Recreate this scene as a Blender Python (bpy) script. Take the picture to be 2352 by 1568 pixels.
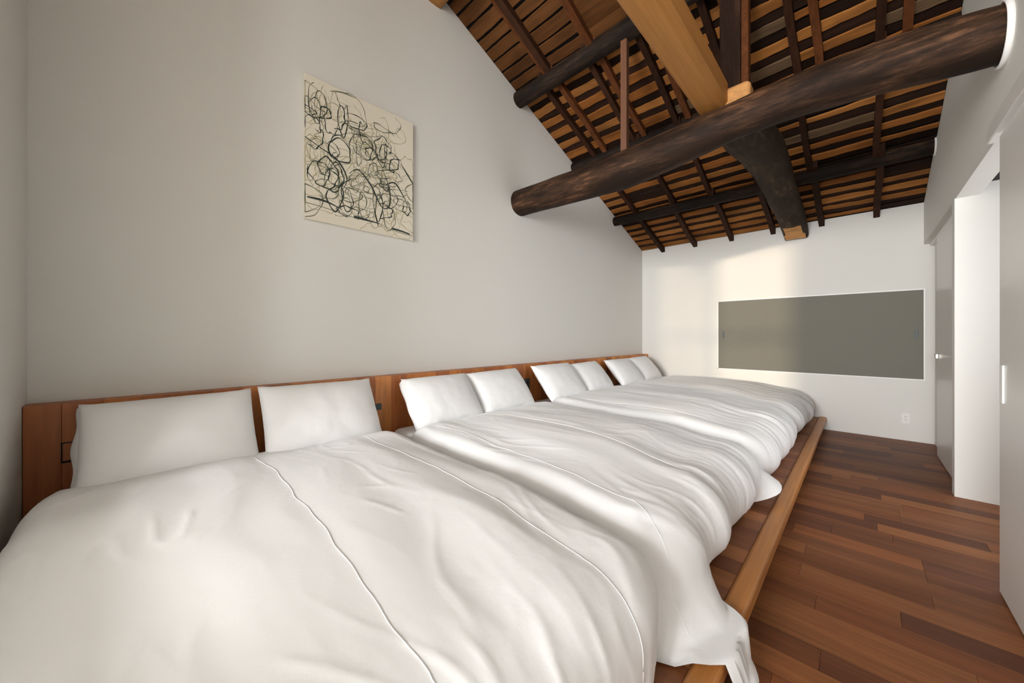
import bpy, bmesh, math, random
import numpy as np
from mathutils import Vector, Matrix

# ------------------------------------------------------------------ scene basics
scene = bpy.context.scene
for o in list(bpy.data.objects):
    bpy.data.objects.remove(o)
COL = scene.collection
random.seed(11)
RNG = np.random.default_rng(5)

# room constants (metres).  X: away from the headboard wall, Y: along the beds, Z: up
CAMX, CAMZ = 2.7, 1.181
YN, YF = -0.386, 5.985           # near end wall, far end wall
ZT, SL = 2.644, 0.3861           # eaves height at the far wall, roof slope
XH = 3.20                        # plane of the hanging wall on the right
ZH = 2.19                        # underside of the hanging wall
YB = -6.00                       # window wall of the part of the room behind the camera
YR = -2.50                        # ridge
def roof(y):
    return ZT + SL * (YF - y) if y >= YR else ZT + SL * (YF - YR) - SL * (YR - y)
CS = math.cos(math.atan(SL))

# ---- camera
cd = bpy.data.cameras.new('camera')
cam = bpy.data.objects.new('camera', cd); COL.objects.link(cam)
cam.location = (CAMX, 0, CAMZ)
cam.rotation_euler = (math.pi / 2, 0, math.radians(44.407))
cd.sensor_fit = 'HORIZONTAL'; cd.sensor_width = 36.0
cd.lens = 36.0 * 816.95 / 2352.0
cd.shift_y = -(784 - 771.2) / 2352.0
cd.clip_start = 0.02
scene.camera = cam

# ---- world, sun, window daylight, added fill lamps, exposure
w = bpy.data.worlds.new('world'); scene.world = w; w.use_nodes = True
w.node_tree.nodes['Background'].inputs[0].default_value = (0.80, 0.88, 1.0, 1)
w.node_tree.nodes['Background'].inputs[1].default_value = 1.0
sd = bpy.data.lights.new('sun', 'SUN'); sd.energy = 1.9; sd.angle = math.radians(1.6); sd.color = (1.0, 0.80, 0.58)
sun = bpy.data.objects.new('sun', sd); COL.objects.link(sun)
sun.rotation_euler = Vector((-0.09, 1.0, -0.055)).to_track_quat('-Z', 'Y').to_euler()
sun.location = (1.5, -4, 2)
def area_light(name, x0, x1, z0, z1, y, power, col, direction=(0, 1, 0)):
    ld = bpy.data.lights.new(name, 'AREA'); ld.shape = 'RECTANGLE'
    ld.size = x1 - x0; ld.size_y = z1 - z0; ld.energy = power; ld.color = col
    lo = bpy.data.objects.new(name, ld); COL.objects.link(lo)
    lo.location = ((x0 + x1) / 2, y, (z0 + z1) / 2)
    lo.rotation_euler = Vector(direction).to_track_quat('-Z', 'Z').to_euler()
    return lo
WX0, WX1, WZ0, WZ1 = 1.35, 3.17, 0.95, 3.15       # window in the wall behind the camera
area_light('window_daylight', WX0, WX1, WZ0, WZ1, YB - 0.02, 640, (0.985, 0.99, 1.0))
V0, V1, VZ0, VZ1 = -5.3, -2.0, 0.85, 2.12            # added side opening behind the camera, for a fill lamp
sl = area_light('side_fill_light', 0, V1 - V0, VZ0, VZ1, 0, 280, (0.985, 0.99, 1.0), (-1, 0, 0))  # unseen fill lamp added to brighten the headboard wall
sl.location = (XH + .10, (V0 + V1) / 2, (VZ0 + VZ1) / 2)
cl_ = area_light('corridor_fill_light', 0, 1.3, 1.0, 2.15, 0, 27, (0.985, 0.99, 1.0), (-1, 0, 0))  # added lamp out of view, fills the dim deeper beds and wall
cl_.location = (4.56, 3.4, 1.575)
scene.view_settings.view_transform = 'Standard'
scene.view_settings.look = 'None'
scene.view_settings.gamma = 1.0
scene.view_settings.use_curve_mapping = False
scene.view_settings.exposure = 0.17

# ------------------------------------------------------------------ helpers
def tag(o, label=None, cat=None, group=None, kind=None):
    if label: o['label'] = label
    if cat: o['category'] = cat
    if group: o['group'] = group
    if kind: o['kind'] = kind
    return o
def link(name, me, mat=None, parent=None, smooth=False):
    o = bpy.data.objects.new(name, me); COL.objects.link(o)
    if mat is not None and not me.materials: me.materials.append(mat)
    if parent is not None: o.parent = parent
    if smooth:
        for p in me.polygons: p.use_smooth = True
    return o
def empty(name, loc=(0, 0, 0)):
    o = bpy.data.objects.new(name, None); COL.objects.link(o); o.location = loc
    o.empty_display_size = 0.1
    return o
def parent_keep(o, p):
    o.parent = p
    o.matrix_parent_inverse = Matrix.Translation(p.location).inverted()
    return o
def mesh(name, vs, fs):
    me = bpy.data.meshes.new(name); me.from_pydata([tuple(v) for v in vs], [], fs); me.update(); return me
def box_mesh(name, x0, x1, y0, y1, z0, z1, bevel=0.0, seg=2):
    bm = bmesh.new()
    bmesh.ops.create_cube(bm, size=1)
    for v in bm.verts:
        v.co = Vector(((x0 + x1) / 2 + v.co.x * (x1 - x0), (y0 + y1) / 2 + v.co.y * (y1 - y0), (z0 + z1) / 2 + v.co.z * (z1 - z0)))
    if bevel > 0:
        bmesh.ops.bevel(bm, geom=list(bm.edges), offset=bevel, segments=seg, profile=0.5, affect='EDGES')
    me = bpy.data.meshes.new(name); bm.to_mesh(me); bm.free(); return me
def box(name, x0, x1, y0, y1, z0, z1, mat, parent=None, bevel=0.0, seg=2):
    return link(name, box_mesh(name, x0, x1, y0, y1, z0, z1, bevel, seg), mat, parent)
def prism_x(name, poly, x0, x1, mat, parent=None):
    """polygon in (y,z) extruded along x"""
    n = len(poly)
    vs = [(x0, y, z) for y, z in poly] + [(x1, y, z) for y, z in poly]
    fs = [tuple(range(n)), tuple(range(2 * n - 1, n - 1, -1))]
    for i in range(n):
        j = (i + 1) % n
        fs.append((i, i + n, j + n, j))
    me = mesh(name, vs, fs)
    bm = bmesh.new(); bm.from_mesh(me); bmesh.ops.recalc_face_normals(bm, faces=bm.faces); bm.to_mesh(me); bm.free()
    return link(name, me, mat, parent)
def boxes_mesh(name, lst):
    vs, fs = [], []
    for (x0, x1, y0, y1, z0, z1) in lst:
        b = len(vs)
        vs += [(x, y, z) for z in (z0, z1) for y in (y0, y1) for x in (x0, x1)]
        fs += [tuple(b + i for i in f) for f in ((0, 2, 3, 1), (4, 5, 7, 6), (0, 1, 5, 4), (2, 6, 7, 3), (0, 4, 6, 2), (1, 3, 7, 5))]
    return mesh(name, vs, fs)

# numpy gradient noise
_perm = RNG.permutation(512)
_ang = RNG.random(512) * 2 * math.pi
def perlin(x, y, seed=0):
    x = np.asarray(x, float); y = np.asarray(y, float)
    xi = np.floor(x).astype(int); yi = np.floor(y).astype(int)
    xf = x - xi; yf = y - yi
    u = xf ** 3 * (xf * (xf * 6 - 15) + 10); v = yf ** 3 * (yf * (yf * 6 - 15) + 10)
    def gr(ix, iy, dx, dy):
        h = _perm[(_perm[(ix + seed * 37) % 512] + iy + seed * 11) % 512]
        a = _ang[h]
        return np.cos(a) * dx + np.sin(a) * dy
    n00 = gr(xi, yi, xf, yf); n10 = gr(xi + 1, yi, xf - 1, yf)
    n01 = gr(xi, yi + 1, xf, yf - 1); n11 = gr(xi + 1, yi + 1, xf - 1, yf - 1)
    return (n00 * (1 - u) + n10 * u) * (1 - v) + (n01 * (1 - u) + n11 * u) * v
def sstep(a, b, x):
    t = np.clip((np.asarray(x, float) - a) / (b - a), 0, 1); return t * t * (3 - 2 * t)

# ------------------------------------------------------------------ materials
def new_mat(name):
    m = bpy.data.materials.new(name); m.use_nodes = True
    nt = m.node_tree; b = nt.nodes['Principled BSDF']
    return m, nt, b
def nd(nt, t, **kw):
    n = nt.nodes.new(t)
    for k, v in kw.items(): setattr(n, k, v)
    return n
def mat_plain(name, col, rough=0.6, metal=0.0, spec=0.5, bump=0.0, bscale=200.0, coat=0.0, mott=0.0):
    m, nt, b = new_mat(name)
    b.inputs['Base Color'].default_value = (*col, 1); b.inputs['Roughness'].default_value = rough
    b.inputs['Metallic'].default_value = metal; b.inputs['Specular IOR Level'].default_value = spec
    b.inputs['Coat Weight'].default_value = coat
    tc = nd(nt, 'ShaderNodeTexCoord')
    if bump > 0:
        n = nd(nt, 'ShaderNodeTexNoise'); n.inputs['Scale'].default_value = bscale; n.inputs['Detail'].default_value = 3
        nt.links.new(tc.outputs['Object'], n.inputs['Vector'])
        bp = nd(nt, 'ShaderNodeBump'); bp.inputs['Strength'].default_value = bump; bp.inputs['Distance'].default_value = 0.002
        nt.links.new(n.outputs['Fac'], bp.inputs['Height']); nt.links.new(bp.outputs['Normal'], b.inputs['Normal'])
    if mott > 0:
        n2 = nd(nt, 'ShaderNodeTexNoise'); n2.inputs['Scale'].default_value = 2.5; n2.inputs['Detail'].default_value = 4
        nt.links.new(tc.outputs['Object'], n2.inputs['Vector'])
        r = nd(nt, 'ShaderNodeValToRGB')
        r.color_ramp.elements[0].position = 0.3; r.color_ramp.elements[1].position = 0.7
        r.color_ramp.elements[0].color = (*[c * (1 - mott) for c in col], 1); r.color_ramp.elements[1].color = (*col, 1)
        nt.links.new(n2.outputs['Fac'], r.inputs['Fac']); nt.links.new(r.outputs['Color'], b.inputs['Base Color'])
    return m
def mat_wood(name, cols, axis, rough=0.5, grain=60.0, stretch=0.05, contrast=0.35, knots=0.0, bump=0.25, rand=1.0, coat=0.0, spec=0.5):
    """cols: list of tones picked at random per object; axis: grain direction 0/1/2"""
    m, nt, b = new_mat(name)
    tc = nd(nt, 'ShaderNodeTexCoord'); oi = nd(nt, 'ShaderNodeObjectInfo')
    mp = nd(nt, 'ShaderNodeMapping')
    sc = [1.0, 1.0, 1.0]; sc[axis] = stretch
    mp.inputs['Scale'].default_value = sc
    add = nd(nt, 'ShaderNodeVectorMath', operation='ADD')
    mul = nd(nt, 'ShaderNodeMath', operation='MULTIPLY'); mul.inputs[1].default_value = 37.0
    nt.links.new(oi.outputs['Random'], mul.inputs[0])
    nt.links.new(tc.outputs['Object'], mp.inputs['Vector'])
    nt.links.new(mp.outputs['Vector'], add.inputs[0]); nt.links.new(mul.outputs[0], add.inputs[1])
    n1 = nd(nt, 'ShaderNodeTexNoise'); n1.inputs['Scale'].default_value = grain; n1.inputs['Detail'].default_value = 6; n1.inputs['Roughness'].default_value = 0.6
    n2 = nd(nt, 'ShaderNodeTexNoise'); n2.inputs['Scale'].default_value = grain * 0.22; n2.inputs['Detail'].default_value = 3; n2.inputs['Distortion'].default_value = 0.6
    nt.links.new(add.outputs[0], n1.inputs['Vector']); nt.links.new(add.outputs[0], n2.inputs['Vector'])
    ramp = nd(nt, 'ShaderNodeValToRGB'); ramp.color_ramp.interpolation = 'CONSTANT' if len(cols) > 2 else 'LINEAR'
    els = ramp.color_ramp.elements
    while len(els) < len(cols): els.new(0.5)
    for i, c in enumerate(cols):
        els[i].position = i / max(1, len(cols)) if len(cols) > 2 else i / max(1, len(cols) - 1)
        els[i].color = (*c, 1)
    nt.links.new(oi.outputs['Random'], ramp.inputs['Fac'])
    mx = nd(nt, 'ShaderNodeMath', operation='ADD')
    nt.links.new(n1.outputs['Fac'], mx.inputs[0]); nt.links.new(n2.outputs['Fac'], mx.inputs[1])
    mr = nd(nt, 'ShaderNodeMapRange'); mr.inputs['From Min'].default_value = 0.7; mr.inputs['From Max'].default_value = 1.3
    mr.inputs['To Min'].default_value = 1 - contrast; mr.inputs['To Max'].default_value = 1 + contrast
    nt.links.new(mx.outputs[0], mr.inputs['Value'])
    fin = nd(nt, 'ShaderNodeVectorMath', operation='MULTIPLY')
    nt.links.new(ramp.outputs['Color'], fin.inputs[0]); nt.links.new(mr.outputs['Result'], fin.inputs[1])
    last = fin.outputs[0]
    if knots > 0:
        vo = nd(nt, 'ShaderNodeTexNoise'); vo.inputs['Scale'].default_value = 5.0; vo.inputs['Detail'].default_value = 2
        mp2 = nd(nt, 'ShaderNodeMapping'); s2 = [1, 1, 1]; s2[axis] = 0.45; mp2.inputs['Scale'].default_value = s2
        nt.links.new(tc.outputs['Object'], mp2.inputs['Vector']); nt.links.new(mp2.outputs['Vector'], vo.inputs['Vector'])
        r2 = nd(nt, 'ShaderNodeValToRGB'); r2.color_ramp.elements[0].position = 0.33; r2.color_ramp.elements[1].position = 0.5
        r2.color_ramp.elements[0].color = (1 - knots, 1 - knots, 1 - knots, 1); r2.color_ramp.elements[1].color = (1, 1, 1, 1)
        nt.links.new(vo.outputs['Fac'], r2.inputs['Fac'])
        f2 = nd(nt, 'ShaderNodeVectorMath', operation='MULTIPLY')
        nt.links.new(last, f2.inputs[0]); nt.links.new(r2.outputs['Color'], f2.inputs[1]); last = f2.outputs[0]
    nt.links.new(last, b.inputs['Base Color'])
    b.inputs['Roughness'].default_value = rough; b.inputs['Coat Weight'].default_value = coat; b.inputs['Specular IOR Level'].default_value = spec
    if bump > 0:
        bp = nd(nt, 'ShaderNodeBump'); bp.inputs['Strength'].default_value = bump; bp.inputs['Distance'].default_value = 0.002
        nt.links.new(n1.outputs['Fac'], bp.inputs['Height']); nt.links.new(bp.outputs['Normal'], b.inputs['Normal'])
    return m
def mat_log(name, dark, light, axis, worn=0.5, rough=0.6, spec=0.4):
    """old round timber: dark streaked skin with paler rubbed patches"""
    m, nt, b = new_mat(name)
    tc = nd(nt, 'ShaderNodeTexCoord'); mp = nd(nt, 'ShaderNodeMapping')
    sc = [1, 1, 1]; sc[axis] = 0.16; mp.inputs['Scale'].default_value = sc
    nt.links.new(tc.outputs['Object'], mp.inputs['Vector'])
    n1 = nd(nt, 'ShaderNodeTexNoise'); n1.inputs['Scale'].default_value = 34; n1.inputs['Detail'].default_value = 9; n1.inputs['Roughness'].default_value = 0.72
    nt.links.new(mp.outputs['Vector'], n1.inputs['Vector'])
    mp2 = nd(nt, 'ShaderNodeMapping'); s2 = [1, 1, 1]; s2[axis] = 0.3; mp2.inputs['Scale'].default_value = s2
    nt.links.new(tc.outputs['Object'], mp2.inputs['Vector'])
    n2 = nd(nt, 'ShaderNodeTexNoise'); n2.inputs['Scale'].default_value = 5.5; n2.inputs['Detail'].default_value = 4
    nt.links.new(mp2.outputs['Vector'], n2.inputs['Vector'])
    mu = nd(nt, 'ShaderNodeMath', operation='MULTIPLY')
    nt.links.new(n1.outputs['Fac'], mu.inputs[0]); nt.links.new(n2.outputs['Fac'], mu.inputs[1])
    r = nd(nt, 'ShaderNodeValToRGB')
    e = r.color_ramp.elements
    e[0].position = 0.20; e[0].color = (*dark, 1)
    e[1].position = 0.42; e[1].color = (*light, 1)
    k = e.new(0.30); k.color = (*[d * (1 - worn * 0.5) + l * worn * 0.5 for d, l in zip(dark, light)], 1)
    nt.links.new(mu.outputs[0], r.inputs['Fac']); nt.links.new(r.outputs['Color'], b.inputs['Base Color'])
    b.inputs['Roughness'].default_value = rough; b.inputs['Specular IOR Level'].default_value = spec
    bp = nd(nt, 'ShaderNodeBump'); bp.inputs['Strength'].default_value = 0.6; bp.inputs['Distance'].default_value = 0.006
    nt.links.new(n1.outputs['Fac'], bp.inputs['Height']); nt.links.new(bp.outputs['Normal'], b.inputs['Normal'])
    return m

M = {}
M['wall'] = mat_plain('plaster', (0.755, 0.743, 0.703), 0.75, bump=0.06, bscale=260, spec=0.25)
M['white_gloss'] = mat_plain('white_lacquer', (0.78, 0.765, 0.735), 0.32, spec=0.45, bump=0.03, bscale=60)
M['white_paint'] = mat_plain('white_paint', (0.82, 0.80, 0.77), 0.5)
M['trim_white'] = mat_plain('white_trim', (0.88, 0.87, 0.85), 0.4)
M['linen'] = None
M['screen'] = None
M['slate'] = mat_plain('slate_grey_plastic', (0.055, 0.068, 0.070), 0.45)
M['black'] = mat_plain('black_gap', (0.010, 0.009, 0.008), 0.8)
M['chrome'] = mat_plain('satin_metal', (0.85, 0.83, 0.80), 0.2, metal=1.0)
M['canvas'] = mat_plain('cream_canvas', (0.82, 0.765, 0.635), 0.85, bump=0.15, bscale=500, mott=0.05)
M['ink'] = mat_plain('dark_green_ink', (0.030, 0.042, 0.034), 0.7)
M['ink_mid'] = mat_plain('olive_ink', (0.16, 0.17, 0.11), 0.8)
M['ink_faint'] = mat_plain('pale_olive_ink', (0.52, 0.47, 0.32), 0.9)
M['floor'] = mat_wood('floor_planks', [(0.1650, 0.0557, 0.0202), (0.2257, 0.0812, 0.0287), (0.2753, 0.1032, 0.0345), (0.1317, 0.0434, 0.0176), (0.2042, 0.0674, 0.0228), (0.2486, 0.0846, 0.0267), (0.1813, 0.0647, 0.0247)], 0, rough=0.52, grain=55, stretch=0.05, contrast=0.30, spec=0.3)
M['deck'] = mat_wood('deck_planks', [(0.2253, 0.0791, 0.0268), (0.3323, 0.1252, 0.0398), (0.2737, 0.0977, 0.0337), (0.1955, 0.0654, 0.0237)], 0, rough=0.45, grain=55, stretch=0.05, contrast=0.25)
M['rail'] = mat_wood('rail_wood', [(0.4840, 0.2002, 0.0533), (0.4840, 0.2002, 0.0533)], 1, rough=0.42, grain=55, stretch=0.04, contrast=0.25)
M['headboard'] = mat_wood('headboard_boards', [(0.5051, 0.1757, 0.0450), (0.6173, 0.2318, 0.0593), (0.4209, 0.1330, 0.0373), (0.7015, 0.2806, 0.0703), (0.5612, 0.1964, 0.0472), (0.3782, 0.1196, 0.0340)], 2, rough=0.45, grain=50, stretch=0.06, contrast=0.22)
M['board_light'] = mat_wood('pale_roof_board', [(0.2859, 0.1121, 0.0290), (0.2512, 0.0940, 0.0234), (0.3205, 0.1294, 0.0335), (0.2286, 0.0822, 0.0195), (0.2685, 0.1090, 0.0303)], 0, rough=0.7, grain=40, stretch=0.08, contrast=0.30, knots=0.35, spec=0.08)
M['board_brown'] = mat_wood('brown_roof_board', [(0.1085, 0.0435, 0.0141), (0.0928, 0.0364, 0.0120), (0.1183, 0.0479, 0.0157)], 0, rough=0.7, grain=40, stretch=0.08, contrast=0.22, knots=0.3, spec=0.08)
M['board_dark'] = mat_wood('dark_roof_board', [(0.0203, 0.0097, 0.0060), (0.0285, 0.0135, 0.0083), (0.0150, 0.0075, 0.0045), (0.0240, 0.0120, 0.0075)], 0, rough=0.7, grain=40, stretch=0.08, contrast=0.45, spec=0.08)
M['board_grey'] = mat_wood('weathered_roof_board', [(0.105, 0.064, 0.034), (0.130, 0.082, 0.045)], 0, rough=0.8, grain=40, stretch=0.08, contrast=0.4, spec=0.1)
M['deck_dark'] = mat_plain('roof_underlay', (0.012, 0.009, 0.008), 0.9)
M['rafter_dark'] = mat_wood('old_rafter', [(0.0353, 0.0142, 0.0074), (0.0270, 0.0114, 0.0061), (0.0413, 0.0171, 0.0088)], 1, rough=0.65, grain=45, stretch=0.06, contrast=0.35, spec=0.08)
M['rafter_red'] = mat_wood('newer_rafter', [(0.1117, 0.0385, 0.0135), (0.0975, 0.0328, 0.0115)], 1, rough=0.65, grain=45, stretch=0.06, contrast=0.3, spec=0.08)
M['log'] = mat_log('old_log', (0.018, 0.0100, 0.0062), (0.19, 0.092, 0.046), 0, 0.40, rough=0.65, spec=0.14)
M['purlin'] = mat_log('old_purlin', (0.011, 0.007, 0.005), (0.085, 0.048, 0.028), 0, 0.4, rough=0.7, spec=0.14)
M['log_y'] = mat_log('old_bent_log', (0.024, 0.015, 0.009), (0.125, 0.080, 0.046), 1, 0.5, rough=0.75, spec=0.12)
M['post_dark'] = mat_log('old_post', (0.018, 0.009, 0.006), (0.075, 0.034, 0.02), 2, 0.4, rough=0.75, spec=0.1)
M['post_red'] = mat_wood('strut_wood', [(0.15, 0.062, 0.030), (0.15, 0.062, 0.030)], 2, rough=0.6, grain=45, stretch=0.05, contrast=0.3)
M['pine'] = mat_wood('new_beam', [(0.4180, 0.1889, 0.0512), (0.4180, 0.1889, 0.0512)], 1, rough=0.55, grain=22, stretch=0.05, contrast=0.22, spec=0.3)
M['cut'] = mat_wood('fresh_cut', [(0.56, 0.28, 0.10), (0.56, 0.28, 0.10)], 0, rough=0.75, grain=60, stretch=0.3, contrast=0.3, spec=0.2)
M['tatami'] = mat_plain('pale_matting', (0.42, 0.39, 0.32), 0.8, bump=0.2, bscale=300)
M['frame_wood'] = mat_wood('window_frame', [(0.30, 0.13, 0.05), (0.30, 0.13, 0.05)], 2, rough=0.5)
# bed linen
m, nt, b = new_mat('white_cotton'); M['linen'] = m
b.inputs['Base Color'].default_value = (0.905, 0.91, 0.91, 1); b.inputs['Roughness'].default_value = 0.8
b.inputs['Specular IOR Level'].default_value = 0.25; b.inputs['Sheen Weight'].default_value = 0.15; b.inputs['Sheen Roughness'].default_value = 0.4
tc = nd(nt, 'ShaderNodeTexCoord'); n = nd(nt, 'ShaderNodeTexNoise'); n.inputs['Scale'].default_value = 26; n.inputs['Detail'].default_value = 5
nt.links.new(tc.outputs['Object'], n.inputs['Vector'])
bp = nd(nt, 'ShaderNodeBump'); bp.inputs['Strength'].default_value = 0.10; bp.inputs['Distance'].default_value = 0.01
nt.links.new(n.outputs['Fac'], bp.inputs['Height']); nt.links.new(bp.outputs['Normal'], b.inputs['Normal'])
# woven grey screen cloth of the sliding panels
m, nt, b = new_mat('grey_woven_screen'); M['screen'] = m
tc = nd(nt, 'ShaderNodeTexCoord')
wv = nd(nt, 'ShaderNodeTexNoise'); wv.inputs['Scale'].default_value = 420; wv.inputs['Detail'].default_value = 2
mp = nd(nt, 'ShaderNodeMapping'); mp.inputs['Scale'].default_value = (1, 1, 0.25)
nt.links.new(tc.outputs['Object'], mp.inputs['Vector']); nt.links.new(mp.outputs['Vector'], wv.inputs['Vector'])
r = nd(nt, 'ShaderNodeValToRGB'); r.color_ramp.elements[0].position = 0.35; r.color_ramp.elements[1].position = 0.65
r.color_ramp.elements[0].color = (0.165, 0.160, 0.132, 1); r.color_ramp.elements[1].color = (0.205, 0.198, 0.165, 1)
nt.links.new(wv.outputs['Fac'], r.inputs['Fac']); nt.links.new(r.outputs['Color'], b.inputs['Base Color'])
b.inputs['Roughness'].default_value = 0.7; b.inputs['Specular IOR Level'].default_value = 0.3
# clear and frosted window panes: light passes, a little is mirrored
def mat_pane(name, t):
    m, nt, b = new_mat(name); nt.nodes.remove(b)
    out = nt.nodes['Material Output']
    tr = nd(nt, 'ShaderNodeBsdfTransparent'); tr.inputs[0].default_value = (*t, 1)
    gl = nd(nt, 'ShaderNodeBsdfGlossy'); gl.inputs['Roughness'].default_value = 0.05
    mx = nd(nt, 'ShaderNodeMixShader'); mx.inputs[0].default_value = 0.06
    nt.links.new(tr.outputs[0], mx.inputs[1]); nt.links.new(gl.outputs[0], mx.inputs[2]); nt.links.new(mx.outputs[0], out.inputs['Surface'])
    return m
M['pane'] = mat_pane('window_pane', (0.95, 0.95, 0.95))
M['pane_frost'] = mat_pane('hazy_window_pane', (0.62, 0.61, 0.60))

# ------------------------------------------------------------------ room shell
T = 0.12
wl = prism_x('wall_left', [(YB - T, 0), (YF + T, 0), (YF + T, roof(YF + T)), (YR, roof(YR)), (YB - T, roof(YB - T))], -T, 0.0, M['wall']); tag(wl, kind='structure')
wf = box('wall_far', 0.0, 4.5, YF, YF + T, 0, ZT + 0.01, M['wall']); tag(wf, kind='structure')
# short return at the near end, and the window wall farther back behind the camera
wn = prism_x('wall_near', [(YN - T, 0), (YN, 0), (YN, roof(YN)), (YN - T, roof(YN - T))], 0.0, .74, M['wall']); tag(wn, kind='structure')
wn2 = box('wall_shade_blocker', .74, 2.12, YN - T, YN, 0, .715, M['wall']); tag(wn2, kind='structure')  # added out-of-view partition, keeps back-window light off the nearest bed
ztop = roof(YB) + .1
wb = link('wall_back', boxes_mesh('wall_back', [
    (-T, WX0, YB - T, YB, 0, ztop), (WX1, 4.5, YB - T, YB, 0, ztop),
    (WX0, WX1, YB - T, YB, 0, WZ0), (WX0, WX1, YB - T, YB, WZ1, ztop)]), M['wall']); tag(wb, kind='structure')
win = empty('window_1', ((WX0 + WX1) / 2, YB - T / 2, WZ0)); tag(win, kind='structure')
def wpart(name, me, mat):
    return parent_keep(link(name, me, mat), win)
WM = 2.20
fr = [(WX0, WX0 + .05), (WM - .04, WM + .04), (WX1 - .05, WX1)]
for a, c in fr:
    wpart('window_stile', box_mesh('window_stile', a, c, YB - .09, YB - .03, WZ0, WZ1, .004), M['frame_wood'])
for a, c in ((WX0 + .05, WM - .04), (WM + .04, WX1 - .05)):
    for z0, z1 in ((WZ0, WZ0 + .06), (1.78, 1.86), (WZ1 - .06, WZ1)):
        wpart('window_rail', box_mesh('window_rail', a, c, YB - .085, YB - .035, z0, z1, .004), M['frame_wood'])
wpart('window_bar', box_mesh('window_bar', 1.68, 1.705, YB - .075, YB - .045, WZ0 + .06, WZ1 - .06, .003), M['frame_wood'])
wpart('window_glass', box_mesh('window_glass', WX0 + .05, WM - .04, YB - .063, YB - .058, WZ0 + .06, WZ1 - .06), M['pane_frost'])
wpart('window_glass', box_mesh('window_glass', WM + .04, WX1 - .05, YB - .063, YB - .058, WZ0 + .06, WZ1 - .06), M['pane'])

# hanging wall on the right, over the door openings
wr = prism_x('wall_right', [(YB, ZH), (YF, ZH), (YF, roof(YF)), (YR, roof(YR)), (YB, roof(YB))], XH, XH + .11, M['wall']); tag(wr, kind='structure')
wsb = link('wall_side_back', boxes_mesh('wall_side_back', [
    (XH, XH + .11, YB, V0, 0, ZH), (XH, XH + .11, V1, -.31, 0, ZH), (XH, XH + .11, V0, V1, 0, VZ0), (XH, XH + .11, V0, V1, VZ1, ZH)]), M['wall']); tag(wsb, kind='structure')
fill_win = empty('window_fill', (XH + .05, (V0 + V1) / 2, VZ0)); tag(fill_win, kind='structure')  # made-up frame around the side fill lamp
for k in range(4):
    yy = V0 + (V1 - V0) * k / 3; a_ = max(V0, yy - .03); c_ = min(V1, yy + .03)
    parent_keep(link('window_stile', box_mesh('window_stile', XH + .03, XH + .08, a_, c_, VZ0, VZ1, .004), M['frame_wood']), fill_win)
w2 = box('wall_door', 3.28, 3.40, 4.25, YF, 0, ZH, M['wall']); tag(w2, kind='structure')
w3 = box('wall_return', 3.195, 4.5, 4.15, 4.25, 0, ZH, M['wall']); tag(w3, kind='structure')
w3b = box('wall_return_upper', XH + .11, 4.5, 4.15, 4.25, ZH, 2.45, M['wall']); tag(w3b, kind='structure')
w4 = link('wall_corridor', boxes_mesh('wall_corridor', [(4.5, 4.5 + T, YB - T, 2.75, 0, 2.5), (4.5, 4.5 + T, 4.05, YF, 0, 2.5),
    (4.5, 4.5 + T, 2.75, 4.05, 0, 1.0), (4.5, 4.5 + T, 2.75, 4.05, 2.15, 2.5)]), M['wall']); tag(w4, kind='structure')  # opening added to let the corridor fill lamp through
w5 = box('wall_corridor_end', XH, 4.5, .3, .4, 0, 2.36, M['wall']); tag(w5, kind='structure')
cc = box('ceiling_corridor', XH + .11, 4.5, YB, YF, 2.27, 2.37, M['deck_dark']); tag(cc, kind='structure')

# floor: one slab, planks on it as separate pieces
fl = box('floor', -T, 4.6, YB - T, YF + T, -0.12, -0.012, M['deck_dark']); tag(fl, kind='structure')
PW = 0.12
rows = int(math.ceil((YF - YN) / PW)) + 3
rnd = random.Random(3)
for i in range(rows):
    y0 = YN + (i - 3) * PW; y1 = min(y0 + PW, YF)
    x = 2.02 if y0 > YN - .02 else .5
    xe = 4.5 if y0 < 4.15 else 3.28
    first = True
    while x < xe - 0.02:
        L = rnd.uniform(0.45, 1.05)
        if first: L = rnd.uniform(0.35, 1.0)
        first = False
        x1 = min(x + L, xe)
        if xe - x1 < 0.15: x1 = xe
        o = box('floor_plank', x + .0006, x1 - .0006, y0 + .0006, y1 - .0006, -0.012, rnd.uniform(-0.0006, 0.0), M['floor'], fl)
        x = x1

fb = box('floor_back', 0.0, 4.5, YB, YN - 3 * PW, -0.0125, -0.0005, M['tatami']); tag(fb, kind='structure')
# ------------------------------------------------------------------ roof
cl = prism_x('ceiling', [(YB - T, roof(YB - T) + .035), (YR, roof(YR) + .035), (YF + T, roof(YF + T) + .035), (YF + T, roof(YF + T) + .12), (YR, roof(YR) + .12), (YB - T, roof(YB - T) + .12)], -T, XH + .11, M['deck_dark'])
tag(cl, kind='structure')
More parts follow.
